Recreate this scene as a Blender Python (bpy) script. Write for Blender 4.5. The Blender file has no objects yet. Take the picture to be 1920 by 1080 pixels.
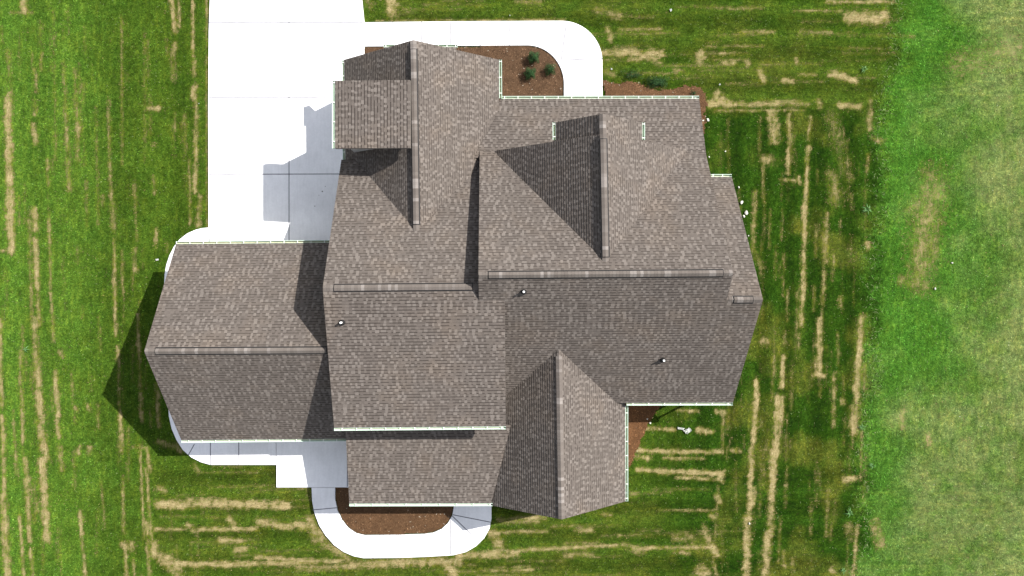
import bpy, bmesh, math, random
import numpy as np
from mathutils import Vector, Matrix

random.seed(7)
rng = np.random.default_rng(11)
SC = bpy.context.scene
COL = SC.collection

# ------------------------------------------------------------------ camera
H = 35.556                      # drone height; lens 24 mm -> 36 px of the photo per metre of ground
F = 1280.0
cam_d = bpy.data.cameras.new("camera")
cam_d.lens = 24.0
cam_d.sensor_width = 36.0
cam_d.clip_start = 0.5
cam_d.clip_end = 3000.0
cam = bpy.data.objects.new("camera", cam_d)
COL.objects.link(cam)
cam.location = (0, 0, H)
cam.rotation_euler = (0, 0, 0)
SC.camera = cam

# ------------------------------------------------------------------ light
SUN_DIR = Vector((0.886, 0.45, 1.0)).normalized()
ELEV = math.asin(SUN_DIR.z)
AZ = math.atan2(SUN_DIR.x, SUN_DIR.y)
world = bpy.data.worlds.new("World")
SC.world = world
world.use_nodes = True
wn = world.node_tree
wn.nodes.clear()
sky = wn.nodes.new("ShaderNodeTexSky")
sky.sky_type = 'NISHITA'
sky.sun_disc = False
sky.sun_elevation = ELEV
sky.sun_rotation = AZ
sky.air_density = 1.0
sky.dust_density = 1.0
sky.ozone_density = 1.0
bg = wn.nodes.new("ShaderNodeBackground")
bg.inputs['Strength'].default_value = 0.115
wo = wn.nodes.new("ShaderNodeOutputWorld")
hs = wn.nodes.new("ShaderNodeHueSaturation")      # thin hazy air: a paler blue
hs.inputs['Saturation'].default_value = 0.38
wn.links.new(sky.outputs[0], hs.inputs['Color'])
wn.links.new(hs.outputs[0], bg.inputs['Color'])
wn.links.new(bg.outputs[0], wo.inputs['Surface'])
sun_d = bpy.data.lights.new("sun", 'SUN')
sun_d.energy = 4.6
sun_d.angle = math.radians(0.5)
sun_d.color = (1.0, 0.965, 0.91)
sun = bpy.data.objects.new("sun", sun_d)
COL.objects.link(sun)
sun.rotation_euler = SUN_DIR.to_track_quat('Z', 'Y').to_euler()
sun.location = (30, 15, 40)

SC.view_settings.view_transform = 'Standard'
SC.view_settings.look = 'None'
SC.view_settings.gamma = 1.0
SC.view_settings.exposure = 0.98

# ------------------------------------------------------------------ helpers
def P(px, py, h=0.0):
    """photo pixel + height above ground -> world point (camera looks straight down)"""
    k = (H - h) / F
    return Vector(((px - 960.0) * k, (540.0 - py) * k, h))

def tag(o, label=None, cat=None, group=None, kind=None):
    if label: o["label"] = label
    if cat: o["category"] = cat
    if group: o["group"] = group
    if kind: o["kind"] = kind
    return o

def empty(name, loc=(0, 0, 0), rz=0.0):
    o = bpy.data.objects.new(name, None)
    o.empty_display_size = 0.3
    COL.objects.link(o)
    o.location = loc
    o.rotation_euler = (0, 0, rz)
    return o

class MB:
    """collects faces and builds one mesh object"""
    def __init__(s):
        s.v, s.f, s.m, s.uv = [], [], [], []
    def face(s, pts, mi=0, uvs=None):
        i = len(s.v)
        s.v.extend([tuple(p) for p in pts])
        s.f.append(tuple(range(i, i + len(pts))))
        s.m.append(mi)
        s.uv.extend(uvs if uvs else [(0.0, 0.0)] * len(pts))
    def box(s, lo, hi, mi=0):
        x0, y0, z0 = lo; x1, y1, z1 = hi
        q = [(x0,y0,z0),(x1,y0,z0),(x1,y1,z0),(x0,y1,z0),(x0,y0,z1),(x1,y0,z1),(x1,y1,z1),(x0,y1,z1)]
        for a in ((3,2,1,0),(4,5,6,7),(0,1,5,4),(1,2,6,5),(2,3,7,6),(3,0,4,7)):
            s.face([q[k] for k in a], mi)
    def frame_box(s, o, ax, ay, az, mi=0):
        """box from origin o spanned by three vectors"""
        o = Vector(o); ax = Vector(ax); ay = Vector(ay); az = Vector(az)
        q = [o, o+ax, o+ax+ay, o+ay, o+az, o+ax+az, o+ax+ay+az, o+ay+az]
        if ax.cross(ay).dot(az) < 0:
            q = [q[1], q[0], q[3], q[2], q[5], q[4], q[7], q[6]]
        for a in ((3,2,1,0),(4,5,6,7),(0,1,5,4),(1,2,6,5),(2,3,7,6),(3,0,4,7)):
            s.face([q[k] for k in a], mi)
    def tube(s, a, b, ra, rb, n=12, mi=0, cap=True):
        a = Vector(a); b = Vector(b)
        d = (b - a).normalized()
        t = d.orthogonal().normalized(); u = d.cross(t)
        A = [a + ra*(math.cos(2*math.pi*i/n)*t + math.sin(2*math.pi*i/n)*u) for i in range(n)]
        B = [b + rb*(math.cos(2*math.pi*i/n)*t + math.sin(2*math.pi*i/n)*u) for i in range(n)]
        for i in range(n):
            j = (i+1) % n
            s.face([A[i], A[j], B[j], B[i]], mi)
        if cap:
            s.face(B, mi); s.face(A[::-1], mi)
    def build(s, name, mats, parent=None):
        me = bpy.data.meshes.new(name)
        me.from_pydata(s.v, [], s.f)
        if not isinstance(mats, (list, tuple)): mats = [mats]
        for m in mats: me.materials.append(m)
        me.polygons.foreach_set("material_index", s.m)
        uvl = me.uv_layers.new(name="UVMap")
        uvl.data.foreach_set("uv", [c for t in s.uv for c in t])
        me.update()
        o = bpy.data.objects.new(name, me)
        COL.objects.link(o)
        if parent: o.parent = parent
        return o

def pip(x, y, poly):
    """points in polygon, numpy"""
    inside = np.zeros(x.shape, bool)
    n = len(poly)
    for i in range(n):
        x0, y0 = poly[i]; x1, y1 = poly[(i+1) % n]
        if y0 == y1: continue
        c = ((y0 > y) != (y1 > y)) & (x < (x1-x0)*(y-y0)/(y1-y0) + x0)
        inside ^= c
    return inside

def vnoise(x, y, seed=0):
    """smooth value noise 0..1"""
    xi = np.floor(x).astype(np.int64); yi = np.floor(y).astype(np.int64)
    fx = x - xi; fy = y - yi
    fx = fx*fx*(3-2*fx); fy = fy*fy*(3-2*fy)
    def h(a, b):
        n = (a*374761393 + b*668265263 + seed*1274126177) & 0xffffffff
        n = ((n ^ (n >> 13)) * 1274126177) & 0xffffffff
        return ((n ^ (n >> 16)) & 0xffff) / 65535.0
    return (h(xi,yi)*(1-fx)*(1-fy) + h(xi+1,yi)*fx*(1-fy) + h(xi,yi+1)*(1-fx)*fy + h(xi+1,yi+1)*fx*fy)

def fbm(x, y, seed=0, o=3):
    s = 0; a = 0.5; t = 0
    for i in range(o):
        s = s + a*vnoise(x*2**i, y*2**i, seed+i*17); t += a; a *= 0.55
    return s/t

def sstep(a, b, x):
    t = np.clip((x-a)/(b-a), 0, 1)
    return t*t*(3-2*t)

# ------------------------------------------------------------------ materials
class NT:
    def __init__(s, name):
        s.mat = bpy.data.materials.new(name)
        s.mat.use_nodes = True
        s.t = s.mat.node_tree
        s.t.nodes.clear()
        s.out = s.t.nodes.new("ShaderNodeOutputMaterial")
        s.b = s.t.nodes.new("ShaderNodeBsdfPrincipled")
        s.t.links.new(s.b.outputs[0], s.out.inputs[0])
    def n(s, typ, **kw):
        nd = s.t.nodes.new(typ)
        for k, v in kw.items(): setattr(nd, k, v)
        return nd
    def l(s, a, b): s.t.links.new(a, b)
    def math(s, op, a, b=None, c=None):
        nd = s.n("ShaderNodeMath", operation=op)
        for i, v in enumerate((a, b, c)):
            if v is None: continue
            if isinstance(v, (int, float)): nd.inputs[i].default_value = v
            else: s.l(v, nd.inputs[i])
        return nd.outputs[0]
    def mix(s, fac, a, b, blend='MIX'):
        nd = s.n("ShaderNodeMix", data_type='RGBA', blend_type=blend)
        for sock, v in ((nd.inputs[0], fac), (nd.inputs[6], a), (nd.inputs[7], b)):
            if isinstance(v, (int, float)): sock.default_value = v
            elif isinstance(v, tuple): sock.default_value = (*v, 1.0)
            else: s.l(v, sock)
        return nd.outputs[2]
    def ramp(s, fac, stops):
        nd = s.n("ShaderNodeValToRGB")
        el = nd.color_ramp.elements
        while len(el) < len(stops): el.new(0.5)
        for e, (p, c) in zip(el, stops):
            e.position = p
            e.color = (*c, 1.0) if isinstance(c, tuple) else (c, c, c, 1.0)
        s.l(fac, nd.inputs[0])
        return nd.outputs[0]
    def noise(s, scale, detail=3.0, rough=0.55, vec=None, dim='3D'):
        nd = s.n("ShaderNodeTexNoise")
        nd.noise_dimensions = dim
        nd.inputs['Scale'].default_value = scale
        nd.inputs['Detail'].default_value = detail
        nd.inputs['Roughness'].default_value = rough
        if vec is not None: s.l(vec, nd.inputs['Vector'])
        return nd.outputs['Fac']
    def pos(s):
        return s.n("ShaderNodeNewGeometry").outputs['Position']
    def bump(s, hgt, strength, dist):
        nd = s.n("ShaderNodeBump")
        nd.inputs['Strength'].default_value = strength
        nd.inputs['Distance'].default_value = dist
        s.l(hgt, nd.inputs['Height'])
        s.l(nd.outputs[0], s.b.inputs['Normal'])
    def col(s, v):
        if isinstance(v, tuple): s.b.inputs['Base Color'].default_value = (*v, 1)
        else: s.l(v, s.b.inputs['Base Color'])
    def set(s, rough=0.8, spec=0.3, metal=0.0):
        s.b.inputs['Roughness'].default_value = rough
        s.b.inputs['Specular IOR Level'].default_value = spec
        s.b.inputs['Metallic'].default_value = metal

SH_DARK = (0.085, 0.073, 0.064)
SH_MID = (0.109, 0.094, 0.083)
SH_LITE = (0.138, 0.121, 0.108)

def shingle_material():
    m = NT("asphalt_shingle")
    uv = m.n("ShaderNodeUVMap").outputs[0]
    sp = m.n("ShaderNodeSeparateXYZ"); m.l(uv, sp.inputs[0])
    u, v = sp.outputs[0], sp.outputs[1]
    row = m.math('FLOOR', v)
    fv = m.math('FRACT', v)
    w1 = m.n("ShaderNodeTexWhiteNoise", noise_dimensions='1D'); m.l(row, w1.inputs['W'])
    off = m.math('MULTIPLY', w1.outputs['Value'], 9.0)
    # tabs about 14 cm, wobbling in width
    us = m.math('ADD', m.math('DIVIDE', u, 0.128), off)
    wob = m.n("ShaderNodeTexNoise"); wob.noise_dimensions = '2D'
    cv = m.n("ShaderNodeCombineXYZ"); m.l(m.math('MULTIPLY', us, 0.8), cv.inputs[0]); m.l(m.math('MULTIPLY', row, 3.7), cv.inputs[1])
    m.l(cv.outputs[0], wob.inputs['Vector']); wob.inputs['Scale'].default_value = 1.0; wob.inputs['Detail'].default_value = 0.0
    us = m.math('ADD', us, m.math('MULTIPLY', wob.outputs['Fac'], 1.0))
    cell = m.math('FLOOR', us)
    c1 = m.n("ShaderNodeCombineXYZ"); m.l(cell, c1.inputs[0]); m.l(row, c1.inputs[1])
    r1n = m.n("ShaderNodeTexWhiteNoise", noise_dimensions='2D'); m.l(c1.outputs[0], r1n.inputs['Vector'])
    r1 = r1n.outputs['Value']
    odd = m.math('MODULO', m.math('ABSOLUTE', cell), 2.0)
    c2 = m.n("ShaderNodeCombineXYZ"); m.l(m.math('ADD', cell, 31.5), c2.inputs[0]); m.l(m.math('ADD', row, 77.5), c2.inputs[1])
    r2n = m.n("ShaderNodeTexWhiteNoise", noise_dimensions='2D'); m.l(c2.outputs[0], r2n.inputs['Vector'])
    r2 = r2n.outputs['Value']
    # whole shingles, about 1 m, in slightly different blends
    ub = m.math('FLOOR', m.math('ADD', m.math('DIVIDE', u, 0.62), m.math('MULTIPLY', w1.outputs['Value'], 5.0)))
    c3 = m.n("ShaderNodeCombineXYZ"); m.l(ub, c3.inputs[0]); m.l(m.math('ADD', row, 0.5), c3.inputs[1])
    r3n = m.n("ShaderNodeTexWhiteNoise", noise_dimensions='2D'); m.l(c3.outputs[0], r3n.inputs['Vector'])
    tone = m.math('ADD', m.math('MULTIPLY', r1, 0.7), m.math('MULTIPLY', r3n.outputs['Value'], 0.3))
    gap = m.ramp(tone, [(0.0, SH_DARK), (0.5, (SH_MID[0]*.92, SH_MID[1]*.92, SH_MID[2]*.92)), (1.0, SH_MID)])
    tooth = m.ramp(r1, [(0.0, (SH_MID[0]*.95, SH_MID[1]*.95, SH_MID[2]*.95)), (0.55, (SH_MID[0]*1.1, SH_MID[1]*1.1, SH_MID[2]*1.1)), (0.60, SH_LITE), (1.0, (SH_LITE[0]*1.12, SH_LITE[1]*1.12, SH_LITE[2]*1.12))])
    col = m.mix(odd, gap, tooth)
    # dark granule band printed along the lower edge of the gaps between the raised tabs
    lo = m.math('LESS_THAN', fv, 0.24)
    pick = m.math('GREATER_THAN', 0.85, m.math('ADD', r2, m.math('MULTIPLY', odd, 0.45)))
    band = m.math('MULTIPLY', m.math('MULTIPLY', lo, pick), 0.72)
    col = m.mix(band, col, (0.026, 0.021, 0.018))
    gr = m.noise(420.0, 2.0, 0.7, vec=m.pos())
    col = m.mix(1.0, col, m.ramp(gr, [(0.25, 0.72), (0.75, 1.28)]), 'MULTIPLY')
    big = m.noise(0.55, 3.0, 0.6, vec=m.pos())
    col = m.mix(1.0, col, m.ramp(big, [(0.28, (0.87, 0.86, 0.86)), (0.5, (0.95, 0.94, 0.94)), (0.72, (1.04, 0.99, 0.94))]), 'MULTIPLY')
    m.col(col)
    m.set(rough=0.95, spec=0.1)
    m.bump(gr, 0.5, 0.004)
    return m.mat

def cap_material():
    m = NT("ridge_cap_shingle")
    uv = m.n("ShaderNodeUVMap").outputs[0]
    sp = m.n("ShaderNodeSeparateXYZ"); m.l(uv, sp.inputs[0])
    w = m.n("ShaderNodeTexWhiteNoise", noise_dimensions='1D'); m.l(m.math('FLOOR', sp.outputs[0]), w.inputs['W'])
    col = m.ramp(w.outputs['Value'], [(0.0, (0.105, 0.090, 0.080)), (0.6, (0.124, 0.107, 0.095)), (0.78, (0.132, 0.115, 0.103)), (0.86, (0.172, 0.152, 0.139)), (1.0, (0.205, 0.183, 0.169))])
    gr = m.noise(420.0, 2.0, 0.7, vec=m.pos())
    col = m.mix(1.0, col, m.ramp(gr, [(0.25, 0.78), (0.75, 1.22)]), 'MULTIPLY')
    m.col(col); m.set(rough=0.95, spec=0.1)
    m.bump(gr, 0.5, 0.004)
    return m.mat

def plain(name, c, rough=0.6, spec=0.4, var=0.12, scale=6.0, metal=0.0):
    m = NT(name)
    nz = m.noise(scale, 4.0, 0.6, vec=m.pos())
    m.col(m.mix(1.0, c, m.ramp(nz, [(0.3, 1.0-var), (0.7, 1.0+var)]), 'MULTIPLY'))
    m.set(rough, spec, metal)
    return m.mat

def concrete_material():
    m = NT("broom_finished_concrete")
    p = m.pos()
    n1 = m.noise(0.5, 5.0, 0.6, vec=p)
    n2 = m.noise(9.0, 3.0, 0.6, vec=p)
    mp = m.n("ShaderNodeMapping"); m.l(p, mp.inputs[0]); mp.inputs['Scale'].default_value = (0.9, 0.12, 1)
    n3 = m.noise(9.0, 3.0, 0.6, vec=mp.outputs[0])
    col = m.mix(1.0, (0.80, 0.795, 0.81), m.ramp(n1, [(0.3, 0.86), (0.7, 1.06)]), 'MULTIPLY')
    col = m.mix(1.0, col, m.ramp(n2, [(0.3, 0.97), (0.7, 1.03)]), 'MULTIPLY')
    col = m.mix(1.0, col, m.ramp(n3, [(0.3, 0.96), (0.7, 1.03)]), 'MULTIPLY')
    m.col(col); m.set(0.85, 0.25)
    m.bump(m.noise(160.0, 2.0, 0.6, vec=p), 0.25, 0.003)
    return m.mat

def siding_material():
    m = NT("lap_siding")
    p = m.pos()
    sp = m.n("ShaderNodeSeparateXYZ"); m.l(p, sp.inputs[0])
    fr = m.math('FRACT', m.math('DIVIDE', sp.outputs[2], 0.16))
    m.col(m.mix(1.0, (0.52, 0.50, 0.46), m.ramp(m.noise(3.0, 4.0, 0.6, vec=p), [(0.3, 0.94), (0.7, 1.05)]), 'MULTIPLY'))
    m.set(0.7, 0.3)
    m.bump(fr, 0.8, 0.02)
    return m.mat

def mulch_material():
    m = NT("mulch")
    p = m.pos()
    n1 = m.noise(2.2, 4.0, 0.65, vec=p)
    n2 = m.noise(38.0, 4.0, 0.7, vec=p)
    col = m.ramp(n2, [(0.25, (0.075, 0.038, 0.018)), (0.5, (0.15, 0.083, 0.043)), (0.68, (0.215, 0.135, 0.078)), (0.8, (0.30, 0.21, 0.13))])
    at = m.n("ShaderNodeAttribute", attribute_name="tint")
    col = m.mix(1.0, col, at.outputs['Color'], 'MULTIPLY')
    col = m.mix(1.0, col, m.ramp(n1, [(0.3, 0.8), (0.7, 1.2)]), 'MULTIPLY')
    m.col(col); m.set(0.95, 0.15)
    m.bump(n2, 1.0, 0.07)
    return m.mat

def lawn_material():
    m = NT("lawn")
    p = m.pos()
    base = m.n("ShaderNodeAttribute", attribute_name="turf").outputs['Color']
    dry = m.n("ShaderNodeAttribute", attribute_name="dry").outputs['Fac']
    hz = m.n("ShaderNodeAttribute", attribute_name="row").outputs['Fac']
    n1 = m.noise(0.9, 4.0, 0.6, vec=p)
    def streak(scale, det, rough, k=0.16):
        a = m.n("ShaderNodeMapping"); m.l(p, a.inputs[0]); a.inputs['Scale'].default_value = (1.0, k, 1.0)
        b = m.n("ShaderNodeMapping"); m.l(p, b.inputs[0]); b.inputs['Scale'].default_value = (k, 1.0, 1.0)
        return m.math('ADD', m.math('MULTIPLY', m.noise(scale, det, rough, vec=a.outputs[0]), m.math('SUBTRACT', 1.0, hz)),
                      m.math('MULTIPLY', m.noise(scale, det, rough, vec=b.outputs[0]), hz))
    s1 = streak(5.0, 3.0, 0.6)
    s2 = streak(15.0, 2.0, 0.6, .22)
    n2 = m.noise(7.0, 4.0, 0.7, vec=p)
    n3 = m.noise(24.0, 3.0, 0.75, vec=p)
    col = m.mix(1.0, base, m.ramp(n2, [(0.28, (0.46, 0.50, 0.45)), (0.5, (1.0, 1.0, 1.0)), (0.72, (1.75, 1.5, 1.5))]), 'MULTIPLY')
    col = m.mix(1.0, col, m.ramp(n3, [(0.28, (0.34, 0.38, 0.36)), (0.5, (0.95, 0.95, 0.95)), (0.72, (1.9, 1.7, 1.6))]), 'MULTIPLY')
    col = m.mix(1.0, col, m.ramp(s1, [(0.28, (0.68, 0.74, 0.7)), (0.5, (1.0, 1.0, 1.0)), (0.72, (1.45, 1.25, 1.2))]), 'MULTIPLY')
    col = m.mix(1.0, col, m.ramp(n1, [(0.3, (0.82, 0.92, 0.9)), (0.7, (1.2, 1.08, 1.05))]), 'MULTIPLY')
    straw = m.ramp(m.math('ADD', m.math('MULTIPLY', n3, .6), m.math('MULTIPLY', s2, .4)), [(0.34, (0.105, 0.085, 0.028)), (0.5, (0.275, 0.218, 0.105)), (0.66, (0.48, 0.40, 0.228))])
    # straw shows where the worn value beats the local thickness of the turf
    thick = m.math('ADD', m.math('ADD', m.math('MULTIPLY', n2, 1.1), m.math('MULTIPLY', n3, 2.3)), m.math('ADD', m.math('MULTIPLY', s1, 1.1), m.math('MULTIPLY', s2, 1.0)))
    k = m.n("ShaderNodeMapRange"); k.interpolation_type = 'SMOOTHSTEP'
    m.l(m.math('SUBTRACT', m.math('ADD', m.math('MULTIPLY', dry, 1.15), 2.10), thick), k.inputs[0])
    k.inputs[1].default_value = -0.30; k.inputs[2].default_value = 0.46
    col = m.mix(m.math('MULTIPLY', k.outputs[0], 0.92), col, straw)
    m.col(col); m.set(1.0, 0.0)
    m.bump(m.math('ADD', n2, n3), 0.7, 0.05)
    return m.mat

def blade_material():
    m = NT("grass_blade")
    at = m.n("ShaderNodeAttribute", attribute_name="turf").outputs['Color']
    m.col(at); m.set(0.9, 0.0)
    return m.mat

def leaf_material(name, a, b):
    m = NT(name)
    r = m.n("ShaderNodeNewGeometry").outputs['Random Per Island']
    m.col(m.ramp(r, [(0.0, a), (0.55, tuple((x+y)/2 for x, y in zip(a, b))), (1.0, b)]))
    m.set(0.8, 0.08)
    return m.mat

M_SH = shingle_material()
M_CAP = cap_material()
M_TRIM = plain("white_trim", (0.72, 0.73, 0.70), 0.5, 0.4, 0.04)
M_FASCIA = plain("taupe_fascia", (0.15, 0.13, 0.115), 0.6, 0.3, 0.1)
M_TROUGH = plain("gutter_trough_beige", (0.40, 0.38, 0.24), 0.7, 0.2, 0.3, 9.0)  # darker beige for the trough bottom
M_GUT = plain("gutter_aluminium", (0.52, 0.64, 0.54), 0.45, 0.3, 0.06)
M_HANG = plain("gutter_hanger_metal", (0.80, 0.80, 0.76), 0.4, 0.5, 0.04)
M_BLACK = plain("black_rubber_and_gap_shade", (0.012, 0.011, 0.011), 0.7, 0.3, 0.2)  # pipe boots; also paints the shadow gap beside the ridge vents
M_PVC = plain("white_pvc", (0.80, 0.80, 0.78), 0.45, 0.4, 0.04)
M_SIDE = siding_material()
M_GLASS = plain("window_glass", (0.03, 0.035, 0.04), 0.08, 0.6, 0.1)
M_CONC = concrete_material()
M_JOINT = plain("concrete_joint", (0.13, 0.13, 0.15), 0.9, 0.1, 0.3)
M_MULCH = mulch_material()
M_LAWN = lawn_material()
M_BLADE = blade_material()
M_STONE = plain("pale_stone", (0.50, 0.49, 0.43), 0.9, 0.1, 0.35, 14.0)
M_FILM = plain("white_film", (0.40, 0.41, 0.39), 0.7, 0.1, 0.2)
M_BARK = plain("bark", (0.09, 0.06, 0.04), 0.9, 0.2, 0.3, 30.0)
M_LEAF = leaf_material("shrub_leaf", (0.008, 0.026, 0.010), (0.045, 0.098, 0.032))
M_WEED = leaf_material("weed_leaf", (0.05, 0.12, 0.035), (0.12, 0.22, 0.085))
M_DARKSOIL = plain("dark_soil", (0.05, 0.035, 0.025), 0.95, 0.1, 0.3, 10)

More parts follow.
